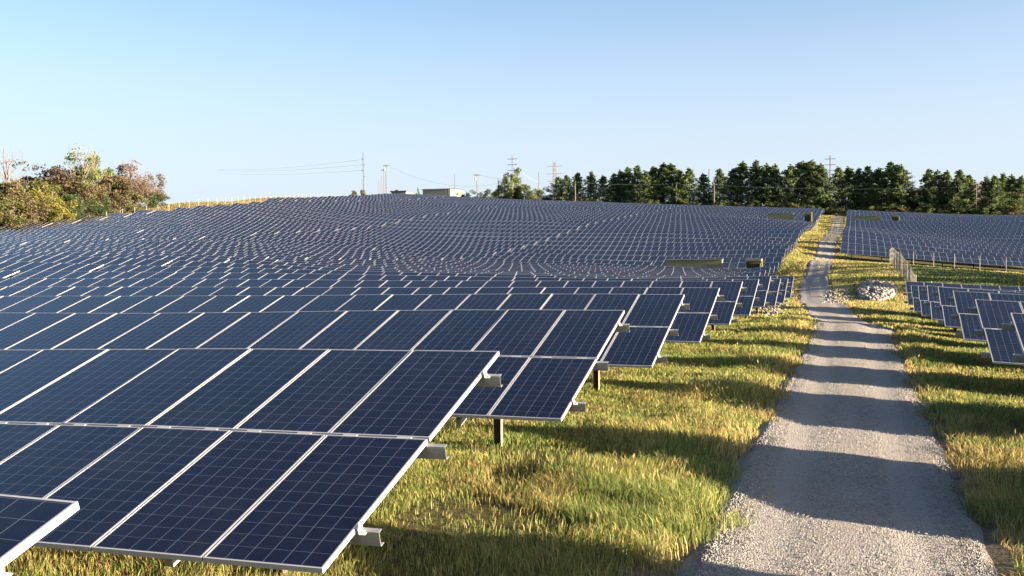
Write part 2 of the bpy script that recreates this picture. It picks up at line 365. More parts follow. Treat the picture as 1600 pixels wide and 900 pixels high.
# distant hill seen through the gap in the pines
hx = np.linspace(-500, 1500, 80); hy = np.linspace(900, 1900, 24)
hxx, hyy = np.meshgrid(hx, hy, indexing='ij')
px0 = ratio(1440)*1300
hz = -5+74*np.exp(-((hxx-px0-60)/300)**2)*np.exp(-((hyy-1300)/260)**2)+(vnoise(hxx, hyy, 60, 3)-.5)*4
idx = np.arange(hxx.size).reshape(hxx.shape)
Fq = np.stack([idx[:-1, :-1], idx[1:, :-1], idx[1:, 1:], idx[:-1, 1:]], -1).reshape(-1, 4)
tag(link('hills', np_mesh('hills', np.stack([hxx, hyy, hz], -1).reshape(-1, 3), Fq, HILLM, smooth=True)), kind='structure')

# ------------------------------------------------------------------ solar tables
TILT = R(17.0); PW, PL = .998, 1.955; DX, DS = 1.012, 1.985
ct, st_ = math.cos(TILT), math.sin(TILT)
def panel_geo(mb, u0=0, v0=0, mt=None, frame=True, glass=True, clips=False, mi=(0, 1, 2), thin=None):
    """panel lies in its own plane: x across, y up the slope, z normal; top face z=0"""
    q = (lambda p: tuple(mt@Vector(p))) if mt else (lambda p: p)
    lip = thin or .0145
    if glass:
        a, b, c, d = (-PW/2+lip, lip, -.003), (PW/2-lip, lip, -.003), (PW/2-lip, PL-lip, -.003), (-PW/2+lip, PL-lip, -.003)
        e = .05
        mb.quad(q(a), q(b), q(c), q(d), mi[0], [(u0-e, v0-e), (u0+6+e, v0-e), (u0+6+e, v0+12+e), (u0-e, v0+12+e)])
        dn = [(x, y, -.010) for x, y, z in (a, b, c, d)]
        mb.quad(q(dn[3]), q(dn[2]), q(dn[1]), q(dn[0]), mi[1])
    if frame:
        for x0, x1, y0, y1 in ((-PW/2, -PW/2+lip, 0, PL), (PW/2-lip, PW/2, 0, PL), (-PW/2+lip, PW/2-lip, 0, lip), (-PW/2+lip, PW/2-lip, PL-lip, PL)):
            mb.box(x0, x1, y0, y1, -.042, 0, mi[2], mt)
        if clips:
            for cx_ in (-.27, .27): mb.box(cx_-.07, cx_+.07, PL+.002, PL+.028, -.012, -.002, mi[2], mt)
mb = MB(); panel_geo(mb, frame=False); PANEL_GLASS = mb.mesh('solar_panel', [CELLS, BACK])
mb = MB(); panel_geo(mb, glass=False, clips=True, mi=(0, 0, 0)); LOWER_FRAME = mb.mesh('frame', [ALU])
mb = MB(); panel_geo(mb, glass=False, mi=(0, 0, 0)); PANEL_FRAME = mb.mesh('frame', [ALU])
mb = MB(); panel_geo(mb); PANEL_BOTH = mb.mesh('solar_panel', [CELLS, BACK, ALU])
# I-section post, one metre tall (scaled in z), rafter, clamp
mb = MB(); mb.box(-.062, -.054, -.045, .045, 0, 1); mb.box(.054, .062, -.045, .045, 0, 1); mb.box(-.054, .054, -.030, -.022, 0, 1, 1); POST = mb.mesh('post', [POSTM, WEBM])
mb = MB(); mb.box(-.035, .035, .25, 3.65, -.30, -.20); RAFTER = mb.mesh('rafter', [GALV])
mb = MB(); mb.box(-.004, .004, -.04, .03, -.045, .006); mb.box(-.004, .05, -.04, .03, -.050, -.045); mb.box(.02, .035, -.015, .0, -.045, -.03); CLAMP = mb.mesh('clamp', [ALU])

def zb(x, Yb): return gh(x, Yb+1.9)+B          # height of a table's bottom edge
def make_table(Yb, x_end, n, side, label, group, level, stick=.17):
    """n columns of panels; side -1: runs to the left of x_end, +1: to the right. level 0 full detail .. 2 one mesh"""
    xs_ = x_end+side*(DX*(np.arange(n)+.5)); zc = zb(xs_, Yb)
    if n >= 5:
        zc = np.convolve(np.pad(zc, 2, mode='reflect', reflect_type='odd'), np.ones(5)/5, 'valid')
    sl = np.gradient(zc, xs_) if n > 1 else np.array([(zb(x_end+.5, Yb)-zb(x_end-.5, Yb))])
    xm = float(xs_.mean()); zg = g(xm, Yb+1.9)
    def pm(i, s):        # plane matrix of panel i at slope station s
        roll = math.atan(float(sl[i]))
        return Matrix.Translation((float(xs_[i]), Yb+s*ct, float(zc[i])+s*st_))@Matrix.Rotation(-roll, 4, 'Y')@Matrix.Rotation(TILT, 4, 'X')
    if level == 2:
        mb = MB()
        off = Matrix.Translation((-xm, -Yb, -zg))
        for i in range(n):
            for j in range(2): panel_geo(mb, 6*i, 12*j, off@pm(i, j*DS), mi=(0, 1, 2), thin=.011)
        for x in np.arange(1.6, n*DX, 4.0):
            X = x_end+side*x; z0 = g(X, Yb+1.9)-.2; z1 = float(np.interp(X, xs_[::side], zc[::side]))+1.9/ct*st_-.3
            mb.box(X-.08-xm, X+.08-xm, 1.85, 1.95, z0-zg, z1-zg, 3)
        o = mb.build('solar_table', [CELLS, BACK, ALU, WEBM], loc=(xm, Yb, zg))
        return tag(o, label, 'solar table', group)
    root = empty('solar_table', (xm, Yb, zg)); tag(root, label, 'solar table', group)
    inv = Matrix.Translation((-xm, -Yb, -zg))
    for i in range(n):
        for j in range(2):
            o = link('solar_panel', PANEL_GLASS if level == 0 else PANEL_BOTH, root)
            jit = Matrix.Rotation(random.gauss(0, .0012), 4, 'X')@Matrix.Rotation(random.gauss(0, .0012), 4, 'Y')
            o.matrix_local = inv@pm(i, j*DS)@jit
            if level == 0: link('frame', PANEL_FRAME if j else LOWER_FRAME, o)
    # purlins that follow the columns and stick out past the end
    for s in (.55, 1.90, 3.40):
        mb = MB(); xs2 = [x_end-side*stick, x_end]+[float(v) for v in xs_]+[x_end+side*(n*DX)]
        zz2 = np.interp(xs2, xs_[::side], zc[::side])
        e = 0 if True else 0
        # extrapolate the outer end along the end slope
        for q_ in (0, 1): zz2[q_] = zc[0]+(xs2[q_]-xs_[0])*sl[0]
        zz2[-1] = zc[-1]+(xs2[-1]-xs_[-1])*sl[-1]
        def P(x, z, a, b): return (x-xm, (s+a)*ct-b*st_, z+(s+a)*st_+b*ct-zg)
        prof = [(.055, -.043), (0, -.043), (0, -.165), (.055, -.165), (.055, -.161), (.004, -.161), (.004, -.047), (.055, -.047)]
        base = len(mb.v)
        for x, z in zip(xs2, zz2): mb.v += [P(x, z, a, b) for a, b in prof]
        for a_ in range(len(xs2)-1):
            for c_ in range(8):
                d_ = (c_+1) % 8; f = (a_*8+c_, a_*8+d_, (a_+1)*8+d_, (a_+1)*8+c_)
                mb.f.append(f if side < 0 else f[::-1]); mb.m.append(0)
        for e_ in (0, (len(xs2)-1)*8):
            for tri in ((0, 1, 6, 7), (1, 2, 5, 6), (2, 3, 4, 5)): mb.f.append(tuple(e_+t_ for t_ in tri)); mb.m.append(0)
        pu = mb.build('purlin', [GALV], root)
        if level == 0 and s != 1.90:
            cl = link('clamp', CLAMP, pu); cl.matrix_local = inv@Matrix.Translation((x_end-side*.02, Yb+s*ct, float(zz2[1])+s*st_))@Matrix.Rotation(TILT, 4, 'X')@Matrix.Diagonal((-side, 1, 1, 1))
            pass
    for x in np.arange(1.55, n*DX, 4.0):
        X = x_end+side*x; z = float(np.interp(X, xs_[::side], zc[::side])); i = int(np.clip(x/DX, 0, n-1))
        z0 = g(X, Yb+1.9)-.25; z1 = z+1.9/ct*st_-.22
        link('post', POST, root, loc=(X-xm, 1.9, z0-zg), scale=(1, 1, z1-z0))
        if level == 0:
            rf = link('rafter', RAFTER, root); rf.matrix_local = inv@Matrix.Translation((X, Yb, z))@Matrix.Rotation(TILT, 4, 'X')
    return root

ORD = 'zeroth first second third fourth fifth sixth seventh eighth ninth tenth eleventh twelfth thirteenth fourteenth fifteenth sixteenth seventeenth eighteenth nineteenth'.split()
TENS = {2: 'twent', 3: 'thirt', 4: 'fort', 5: 'fift'}
def ordinal(n):
    if n < 20: return ORD[n]
    t_, u_ = divmod(n, 10)
    return TENS[t_]+('ieth' if u_ == 0 else 'y-'+ORD[u_])
def left_bound(Y): return float(np.interp(Y, (0, 122, 150, 180, 290), (-126, -126, -121.5, -121, -144)))
GL = 'rows of solar tables left of the gravel road'
NEARL = {0: 'closest solar table cut by the lower left corner of the photo', 1: 'large solar table across the lower left, a steel beam end jutting beneath it',
         2: 'second full solar table, a dark steel post showing under its front edge'}
PLACE = ['road end', 'second section', 'third section', 'fourth section', 'fifth section']
for k in range(0, 50):
    Yb = 0.07+6.08*k; xr = -3.53 if k <= 10 else -8.2
    xl = max(left_bound(Yb), -1.085*(Yb+3.8)-7 if k else -9.0)
    x = xr; sec = 0
    while x-DX*2 > xl:
        if k in (19, 38) and sec == 0 and x == xr:
            lab = 'two-column stub of solar panels between the road and the %s transformer' % ('nearer left' if k == 19 else 'farther left')
            make_table(Yb, xr, 1 if k == 19 else 1, -1, lab.replace('two', 'single'), GL, 1 if k == 19 else 2)
            x = -23.0 if k == 19 else -21.0; xr2 = x; continue
        n = int(min(36, (x-xl)/DX))
        if n < 3: break
        lv = 0 if Yb < 62 else (1 if Yb < 154 else 2)
        if k in NEARL and sec == 0: lab = NEARL[k]
        elif k <= 10: lab = '%s row of solar panels from the camera, left of road, %s' % (ordinal(k+1), PLACE[sec])
        else:
            back = 50-k
            lab = '%s row of panels %s, left of road, %s' % ((ordinal(back), 'counted from the back edge', PLACE[sec]) if back < 26 else (ordinal(k+1), 'from the camera', PLACE[sec]))
        make_table(Yb, x, n, -1, lab, GL, lv, .17 if k else .0)
        x -= n*DX+.5; sec += 1
# right of the road, near
GR = 'short rows of solar tables right of the gravel road'
for k in range(0, 10):
    Yb = 5.7+6.04*k
    xl = 2.85+(.0 if k < 2 else 0)
    n = int(min(36, max(.144*(Yb+4)+6, 14)/DX))
    lab = 'solar table right of the near road, %s from the camera' % ordinal(k+1)
    if k == 9: lab = 'farthest of the near solar tables on the right, against the chain-link fence'
    make_table(Yb, xl, n, 1, lab, GR, 0)
# right of the road, far block
GF = 'rows of the far solar block right of the road'
for k in range(0, 26):
    Yb = 150.0+6.08*k; x = -1.9; sec = 0; xe = .144*(Yb+4)+7
    while x < xe-2:
        if k == 16 and sec == 0 and x < 0:
            x = 12.0; continue
        n = int(min(36, (xe-x)/DX))
        if n < 3: break
        side_ = 'beside the road' if sec == 0 else 'farther from the road'
        lab = 'solar table in the %s row of the far right block, %s' % (ordinal(k+1), side_)
        if k == 0 and sec == 0: lab = 'front solar table of the far right block, its posts showing above a strip of grass'
        make_table(Yb, x, n, 1, lab, GF, 1 if k == 0 else 2)
        x += n*DX+.5; sec += 1

# ------------------------------------------------------------------ equipment in the fields
def inverter_shelter(x0, x1, Y, top, label):
    xm = (x0+x1)/2; zg = g(xm, Y); h = top-zg; L = x1-x0
    root = empty('inverter_shelter', (xm, Y, zg)); tag(root, label, 'equipment shelter', 'olive inverter shelters among the panels')
    m = MB(); m.box(-L/2+.1, L/2-.1, -.45, .45, .15, h-.08); m.build('cabinet', [OLIVE], root)
    m = MB(); m.box(-L/2, L/2, -.55, .55, h-.08, h); m.build('canopy', [OLIVE], root)
    nd_ = int(L/1.3)
    for i in range(nd_):
        x = -L/2+.2+(L-.4)*(i+.5)/nd_; m = MB()
        m.box(x-.6, x+.6, -.475, -.452, .25, h-.25); o = m.build('door', [OLIVE], root)
        m = MB(); m.box(x+.35, x+.5, -.49, -.476, h-.75, h-.5); m.build('vent', [DARKOLIVE], o)
    for x in (-L/2+.15, L/2-.15):
        m = MB(); m.box(x-.08, x+.08, -.4, .4, -.3, .15); m.build('skid_foot', [GALV], root)
    m = MB(); m.box(L/2-.1, L/2-.06, -.43, .43, .2, h-.12); m.build('end_panel', [YELLOWP if False else OLIVE], root)
def transformer(x0, x1, Y, top, label):
    xm = (x0+x1)/2; zg = g(xm, Y); h = top-zg; L = x1-x0
    root = empty('pad_transformer', (xm, Y, zg)); tag(root, label, 'transformer', 'pad transformers among the panels')
    m = MB(); m.box(-L/2, L/2, -.1, .8, .1, h*.9); m.build('tank', [DARKOLIVE], root)
    m = MB(); m.box(-L/2-.05, L/2+.05, -.7, .85, h*.9, h); m.build('lid', [OLIVE], root)
    for i in range(7):
        x = -L/2+.12+(L-.24)*i/6; m = MB(); m.box(x-.03, x+.03, -.62, -.1, .35, h*.82); m.build('radiator_fin', [DARKOLIVE], root)
    m = MB(); m.box(L/2+.05, L/2+.17, -.7, -.58, 0, h*.9); m.build('bollard', [YELLOWP], root)
    m = MB(); m.box(-L/2-.2, L/2+.3, -.9, 1.0, -.3, .1); m.build('concrete_pad', [ROCK], root)
def switch_box(x, Y, top, label):
    zg = g(x, Y); h = max(top-zg, 1.0); root = empty('switch_box', (x, Y, zg)); tag(root, label, 'switch box', 'small grey switch boxes')
    m = MB(); m.box(-.28, .28, -.2, .2, h-1.0, h-.1); m.build('cabinet', [GREYP], root)
    m = MB(); m.box(-.3, .3, -.24, .22, h-.1, h-.06); m.build('hood', [GREYP], root)
    for s in (-.2, .2):
        m = MB(); m.box(s-.03, s+.03, -.03, .03, 0, h-1.0); m.build('leg', [GALV], root)
def ztop(px, py, Y): return float(at_y(px, py, Y)[2])
inverter_shelter(ratio(1040)*117.5, ratio(1130)*117.5, 117.5, ztop(1085, 405, 117), 'long olive metal shelter standing among the panels left of the road, nearest of three')
transformer(ratio(1166)*117.5, ratio(1190)*117.5, 117.5, ztop(1178, 404.5, 117), 'finned dark olive transformer with a yellow bollard, nearest the road bend')
switch_box(ratio(1145)*117.5, 117.5, ztop(1145, 409, 117), 'small grey switch box between the near shelter and its transformer')
inverter_shelter(ratio(1200)*233, ratio(1240)*233, 233, ztop(1220, 333, 233), 'olive shelter left of the far road, near the back of the panels')
transformer(ratio(1257)*233, ratio(1268)*233, 233, ztop(1262, 331.5, 233), 'transformer beside the far left shelter, close to the far road')
switch_box(ratio(1248)*233, 233, ztop(1248, 335, 233), 'grey switch box beside the far left shelter')
inverter_shelter(ratio(1334)*249, ratio(1375)*249, 249, ztop(1355, 337.5, 249), 'olive shelter in the far right block of panels')
transformer(ratio(1393)*249, ratio(1404)*249, 249, ztop(1398, 336.5, 249), 'dark transformer in the far right block of panels')

# ------------------------------------------------------------------ fences
def chain_fence(name_label, pts, step, ht, post_mat, mesh_mat, group=None, wires=6, diag=True):
    """polyline in plan; posts every step metres"""
    P2 = [Vector(p) for p in pts]; x0, y0 = P2[0]
    root = empty('chain_link_fence' if diag else 'wire_fence', (x0, y0, g(x0, y0))); tag(root, name_label, 'fence', group); b = root.location
    sta = []
    for a, c in zip(P2, P2[1:]):
        n_ = max(1, round((c-a).length/step))
        for i in range(n_): sta.append(a.lerp(c, i/n_))
    sta.append(P2[-1])
    mb = MB(); mb.tube([(0, 0, -.3), (0, 0, ht)], .032 if diag else .035, 8); pm_ = mb.mesh('post', [post_mat])
    for s in sta: link('post', pm_, root, loc=(s.x-b.x, s.y-b.y, g(s.x, s.y)-b.z))
    mb = MB()
    for a, c in zip(sta, sta[1:]):
        za, zc_ = g(a.x, a.y)-b.z, g(c.x, c.y)-b.z; A = Vector((a.x-b.x, a.y-b.y, za)); D = Vector((c.x-b.x, c.y-b.y, zc_))-A
        up = Vector((0, 0, 1))
        if diag:
            mb.tube([A+up*ht, A+D+up*ht], .022, 5, cap=False)
            nn = int(D.length/.6)
            for i in range(nn):
                f = i/nn; f2 = min(1, f+.6*3.5/D.length)
                for lo, hi in ((0.05, ht), (ht, .05)): mb.tube([A+D*f+up*lo, A+D*f2+up*(lo+(hi-lo)*(f2-f)*D.length/(.6*3.5))], .003, 3, cap=False)
        else:
            for i in range(wires): mb.tube([A+up*(ht*(i+1)/(wires+.4)), A+D+up*(ht*(i+1)/(wires+.4))], .008, 3, cap=False)
    mb.build('fence_mesh', [mesh_mat], root)
chain_fence('chain-link fence running from the rock pile back to the far right panels', [(4.0, 74), (4.3, 90), (4.4, 141)], 2.5, 2.1, WHITEP, FENCEWIRE, 'chain-link fences right of the road')
chain_fence('chain-link fence along the grass before the far right panels', [(4.9, 141.2), (12, 138), (26, 132)], 3.0, 2.1, WHITEP, FENCEWIRE, 'chain-link fences right of the road')
fl = []
for Y in (141, 152, 165, 185, 215, 250, 275): fl.append((left_bound(Y)-6.5, Y))
chain_fence('wire fence with pale posts on the dry bank beyond the upper left panels', fl, 3.4, 1.6, WHITEP, FENCEWIRE, None, 4, False)
# marker posts
for px, py, Y, lab in ((1276, 344, 213, 'white marker post in the grass left of the far road'), (1455, 441, 68, 'white marker post behind the near right panels')):
    x = ratio(px)*Y; zt = ztop(px, py, Y); zg = g(x, Y); mb = MB(); mb.tube([(0, 0, -.3), (0, 0, max(.9, zt-zg))], .07, 8); mb.tube([(0, 0, max(.9, zt-zg)), (0, 0, max(.9, zt-zg)+.05)], [.07, .01], 8)
    tag(mb.build('marker_post', [WHITEP], loc=(x, Y, zg)), lab, 'post')

# ------------------------------------------------------------------ shed and poles behind
def shed():
    Y = 345.0; xa, xb = ratio(662)*Y, ratio(705)*Y; zg = g((xa+xb)/2, Y)-1.2; top = ztop(680, 293.5, Y)
    L = xb-xa; D = 14.0; h = top-zg; x = (xa+xb)/2
    root = empty('metal_shed', (x, Y, zg)); tag(root, 'long cream metal shed on the skyline behind the panels', 'shed')
    m = MB(); m.box(-L/2, L/2, 0, D, 0, h-.5); m.build('wall', [CREAM], root)
    m = MB(); a = .5
    V = [(-L/2-.3, -.35, h-.5), (L/2+.3, -.35, h-.5), (L/2+.3, D/2, h-.2), (-L/2-.3, D/2, h-.2), (L/2+.3, D+.35, h-.5), (-L/2-.3, D+.35, h-.5)]
    for p, q, r_, s in ((0, 1, 2, 3), (3, 2, 4, 5)):
        m.quad(V[p], V[q], V[r_], V[s]); m.quad(*[(V[i][0], V[i][1], V[i][2]+.12) for i in (p, q, r_, s)])
    m.box(-L/2-.3, L/2+.3, -.38, -.34, h-.62, h-.36); m.build('roof', [SHEDROOF], root)
    m = MB(); m.quad((L/2+.01, 0, h-.5), (L/2+.01, D, h-.5), (L/2+.01, D/2, h-.22), (L/2+.01, D/2, h-.23)); m.build('gable', [CREAM], root)
    m = MB(); m.box(L/2, L/2+.06, 3, 7, 0, 4.0); m.build('roller_door', [GREYP], root)
    for i in range(9):
        px = -L/2+L*(i+.5)/9; m = MB(); m.box(px-.04, px+.04, -.05, 0, 0, h-.6); m.build('wall_rib', [CREAM], root)
shed()
def low_house():
    Y = 350.0; xa, xb = ratio(612)*Y, ratio(637)*Y; x = (xa+xb)/2; zg = g(x, Y)-1.5; h = ztop(625, 298, Y)-zg; L = xb-xa
    root = empty('low_building', (x, Y, zg)); tag(root, 'low building with a flat dark roof peeking over the top of the panels', 'building')
    m = MB(); m.box(-L/2+.3, L/2-.3, 0, 8, 0, h-.5); m.build('wall', [CREAM], root)
    m = MB(); m.box(-L/2, L/2, -.4, 8.4, h-.5, h); m.build('roof', [DARKROOF], root)
    m = MB(); m.box(-L/4, -L/4+1.2, .5, 1.6, h, h+.4); m.build('roof_unit', [DARKROOF], root)
low_house()

def pole(px, ytop, Y, kind, label, mat=None, rad=.15, zoff=-1.0):
    x = ratio(px)*Y; zg = g(x, min(Y, 345)) if Y < 360 else g(x, 345)-1; zt = ztop(px, ytop, Y); h = zt-zg
    root = empty('utility_pole', (x, Y, zg)); tag(root, label, 'utility pole', 'utility poles along the skyline')
    m = MB(); m.tube([(0, 0, zoff), (0, 0, h)], [rad*1.25, rad*.75], 8); m.build('mast', [mat or WOOD], root)
    if kind in ('dist', 'trafo'):
        m = MB(); m.box(-1.2, 1.2, -.07, .07, h-.55, h-.40); m.build('crossarm', [mat or WOOD], root)
        for s in (-1.1, -.5, .5, 1.1):
            q = MB(); q.tube([(s, 0, h-.4), (s, 0, h-.15)], [.07, .05], 6); q.build('insulator', [INSUL], root)
    if kind == 'trafo':
        m = MB(); m.tube([(-.5, -.1, h-2.4), (-.5, -.1, h-1.2)], .35, 10); m.build('transformer_can', [GREYP], root)
    if kind == 'arms':
        for k in range(3):
            m = MB(); zz_ = h-1.2-k*1.9; m.box(-1.7, 1.7, -.08, .08, zz_, zz_+.16); m.build('crossarm', [mat or WOOD], root)
    if kind == 'posts':
        for k in range(4):
            s = 1 if k % 2 else -1; zz_ = h-2.5-k*2.2; m = MB(); m.tube([(0, 0, zz_), (s*.9, 0, zz_+.25)], [.10, .07], 6); m.build('insulator', [INSUL], root)
    return Vector((x, Y, zt))
PA = pole(570, 238, 335, 'posts', 'tall slender grey pole with side insulators, at the left of the crest', GREYWOOD, .17)
PB = pole(605.5, 257, 330, 'trafo', 'pale pole with crossarm and transformer, right of the tall grey pole', WOOD, .2)
pole(602, 264, 360, 'dist', 'darker pole with crossarm just behind the pale transformer pole', WOOD, .14)
pole(599, 274, 430, 'plain', 'faint distant pole left of the pale transformer pole, tallest of three', WOOD, .14)
pole(596, 280, 470, 'plain', 'faint distant pole, middle of three left of the transformer pole', WOOD, .13)
pole(593, 284, 510, 'plain', 'faint distant pole, lowest and leftmost of three', WOOD, .13)
pole(712, 272, 342, 'plain', 'thin dark pole at the right end of the cream shed', GREYWOOD, .11)
PC = pole(747, 271.5, 325, 'trafo', 'pale pole with crossarm midway between the shed and the green tree', WOOD, .2)
PD = pole(780, 279, 322, 'plain', 'dark plain pole left of the lone green tree', GREYWOOD, .16)
pole(785, 280, 400, 'plain', 'thin distant pole close behind the dark plain pole', GREYWOOD, .1)
pole(789.5, 281, 430, 'plain', 'thin distant pole touching the left side of the lone green tree', GREYWOOD, .1)
PE = pole(802, 243, 316, 'arms', 'very tall pole with three arms in front of the lone green tree', WOOD, .17)
PF = pole(843, 269, 420, 'plain', 'thin grey pole between the green tree and the lattice tower', GREYWOOD, .15)
PG = pole(899.5, 283, 312, 'dist', 'short pale pole in front of the first pines', WOOD, .17)
PH = pole(1057, 285, 314, 'dist', 'dark brown pole in front of the tallest middle pines', GREYWOOD, .16)
PI_ = pole(1108, 264, 330, 'plain', 'dark grey pole rising from the gap between the pines', GREYWOOD, .17)
PJ = pole(1116, 287, 312, 'dist', 'short pale pole right of the dark grey pole in the pine gap', WOOD, .17)
PK = pole(1296.5, 243, 345, 'arms', 'very tall pole with three arms behind the pines at the end of the road', GREYWOOD, .2)
PL_ = pole(1524.5, 289, 314, 'dist', 'pale pole in front of the pines near the right edge', WOOD, .16)
PM = pole(11.5, 232, 200, 'plain', 'brown pole among bare branches at the left edge', WOOD, .14)
# lattice tower
def tower():
    Y = 520.0; x = ratio(867.5)*Y; zg = 6.0; zt = ztop(867, 254, Y); h = zt-zg
    root = empty('lattice_tower', (x, Y, zg)); tag(root, 'red and white lattice tower rising left of the first pines', 'lattice tower')
    def half(z): return 1.9-1.2*min(1, z/h)
    for a, b in ((-1, -1), (1, -1), (1, 1), (-1, 1)):
        m = MB(); m.tube([(a*half(0), b*half(0), 0), (a*half(h), b*half(h), h)], .075, 5); m.build('leg', [RUST], root)
    m = MB(); z = 0
    while z < h-2:
        a, b = half(z), half(z+3)
        for s in (-1, 1):
            m.tube([(-a, s*a, z), (b, s*b, z+3)], .05, 4); m.tube([(a, s*a, z), (-b, s*b, z+3)], .05, 4)
            m.tube([(s*a, -a, z), (s*b, b, z+3)], .05, 4); m.tube([(s*a, a, z), (s*b, -b, z+3)], .05, 4)
        z += 3
    m.build('bracing', [RUST], root)
    for k in (2, 6, 10):
        m = MB(); m.tube([(-4.2, 0, h-k), (4.2, 0, h-k)], .09, 5); m.build('crossarm', [RUST], root)
RUST = simple('faded_red_steel', (.20, .13, .11), .7, 0, .1)
tower()
def wire(a, b, sag, rad, mat, label, n=16):
    a, b = Vector(a), Vector(b); m = MB(); pts = []
    for i in range(n+1):
        f = i/n; p = a.lerp(b, f); p.z -= sag*4*f*(1-f); pts.append(p-a)
    m.tube(pts, rad, 4, cap=False); tag(m.build('power_line', [mat], loc=a), label, 'power line', 'power lines on the skyline')
wire(PB+Vector((1, 0, -.5)), Vector(at_y(780, 286.5, 322)), 3.4, .03, WIRE, 'dark sagging wire from the transformer pole past the shed to the dark plain pole', 20)
wire(PC+Vector((1, 0, -.4)), Vector(at_y(800, 280, 316)), .4, .035, WIRE, 'short wire from the crossarm pole to the tall three-armed pole')
for i, (y0, y1, o) in enumerate(((249, 265, 'uppermost'), (257, 266, 'middle'), (266, 270, 'lowest'))):
    wire(Vector(at_y(569, y0, 335)), Vector(at_y(340, y1, 620)), 1.5, .035, PALEWIRE, '%s of the faint pale wires running left from the tall slender pole' % o)
wire(PG+Vector((0, 0, -.4)), PH+Vector((0, 0, -.4)), .5, .02, PALEWIRE, 'pale wire strung before the pines between the short pale pole and brown pole')
wire(PH+Vector((0, 0, -.4)), PJ+Vector((0, 0, -.4)), .3, .02, PALEWIRE, 'pale wire between the brown pole and the short pole in the pine gap')
wire(PJ+Vector((0, 0, -.4)), PL_+Vector((0, 0, -.4)), 1.0, .02, PALEWIRE, 'long pale wire before the right-hand pines')
wire(Vector(at_y(803, 262, 316)), Vector(at_y(843, 285, 420)), .4, .02, PALEWIRE, 'faint wire right of the very tall three-armed pole')

# ------------------------------------------------------------------ trees
def leaf_cloud(centers, radii, counts, size, cols, squash=.8, flat=.0, seed=0):
    """leaf-sized quads scattered through ellipsoids; returns arrays"""
    r = np.random.default_rng(seed); V = []; Cc = []
    for c, rad, n, col in zip(centers, radii, counts, cols):
        d = r.normal(size=(n, 3)); d /= np.linalg.norm(d, axis=1)[:, None]
        rr = r.uniform(.35, 1.0, n)**.6*(1+r.normal(0, .12, n))
        p = np.asarray(c)+d*rr[:, None]*np.array([rad, rad, rad*squash])
        nrm = r.normal(size=(n, 3)); nrm += d*.8; nrm[:, 2] += flat*np.sign(nrm[:, 2]); nrm /= np.linalg.norm(nrm, axis=1)[:, None]
        t = np.cross(nrm, r.normal(size=(n, 3))); t /= np.linalg.norm(t, axis=1)[:, None]; b = np.cross(nrm, t)
        s = size*r.uniform(.6, 1.3, n)[:, None]
        q = np.stack([p-t*s-b*s*.5, p+t*s-b*s*.5, p+t*s+b*s*.5, p-t*s+b*s*.5], 1)
        V.append(q.reshape(-1, 3)); v = r.uniform(.84, 1.16, n); k = np.asarray(col)[None]*v[:, None]
        Cc.append(np.repeat(np.c_[k, np.ones(n)], 4, 0))
    V = np.concatenate(V); Cc = np.concatenate(Cc); return V, np.arange(len(V)).reshape(-1, 4), Cc
def pine_mesh(seed, h, dens=1.0, lean=0):
    r = np.random.default_rng(seed); cs = []; rs = []; ns = []; cl = []; wood = MB()
    wood.tube([(0, 0, -1), (0.1, 0, h*.5), (.05, .1, h*.97)], [.22, .15, .04], 7)
    z = h*.07; top = h; maxr = h*r.uniform(.25, .33)
    while z < top*.97:
        f = z/top; rad = maxr*min(1, 1.4*(1-f)**.85+.04)*(.75+.25*math.sin(min(1, f*5)*math.pi/2))
        nb = r.integers(4, 7); a0 = r.uniform(0, 6.28)
        for k in range(nb):
            a = a0+k*2*math.pi/nb+r.normal(0, .25); L = rad*r.uniform(.6, 1.3)
            up = L*(.12+.35*f)
            end = (math.cos(a)*L, math.sin(a)*L, z+up); wood.tube([(0, 0, z), end], [.05, .015], 4, cap=False)
            for q, sc in ((.98, .55), (.68, .75), (.4, .7)):
                if r.random() < .12: continue
                cs.append((math.cos(a)*L*q, math.sin(a)*L*q, z+up*q+.12)); rs.append(max(.28, L*.30*sc+.16)); ns.append(int(dens*r.integers(26, 42)))
                base = np.array([.075, .115, .050]) if r.random() < .5 else np.array([.14, .185, .062])
                cl.append(base*r.uniform(.75, 1.3))
        z += r.uniform(.45, .8)*(1-.25*f)
    for k in range(4): cs.append((r.normal(0, .2), r.normal(0, .2), top*(.95+.02*k))); rs.append(.45-.06*k); ns.append(16); cl.append((.07, .10, .03))
    V, Fc, Cc = leaf_cloud(cs, rs, ns, .16, cl, .45, .6, seed)
    return wood.mesh('trunk', [BARK]), np_mesh('crown', V, Fc, NEEDLE, Cc)
def tree(name, meshes, x, y, zg, s, rz, label, cat, group, sz=None):
    root = empty(name, (x, y, zg), rz); root.scale = (s, s, sz or s); tag(root, label, cat, group)
    link('trunk', meshes[0], root); link('crown', meshes[1], root)
PINES = [pine_mesh(11+i, 14.0) for i in range(6)]
pines = [(873, 277), (886, 275), (904, 271), (925, 269), (943, 275), (960, 272), (970, 267), (981, 263), (997, 260), (1010, 268), (1021, 262), (1037, 256), (1049, 257), (1062, 268), (1077, 264), (1099, 272),
         (1125, 265), (1146, 265), (1160, 254), (1181, 252), (1198, 257), (1210, 258), (1235, 259), (1252, 254), (1267, 252), (1281, 257), (1310, 262), (1325, 262), (1341, 264), (1355, 261), (1372, 264), (1391, 255), (1405, 259),
         (1450, 266), (1463, 267), (1478, 268), (1499, 267), (1513, 275), (1540, 277), (1553, 275), (1566, 272), (1580, 274), (1594, 276)]
GP = 'pines in the windbreak behind the solar field'
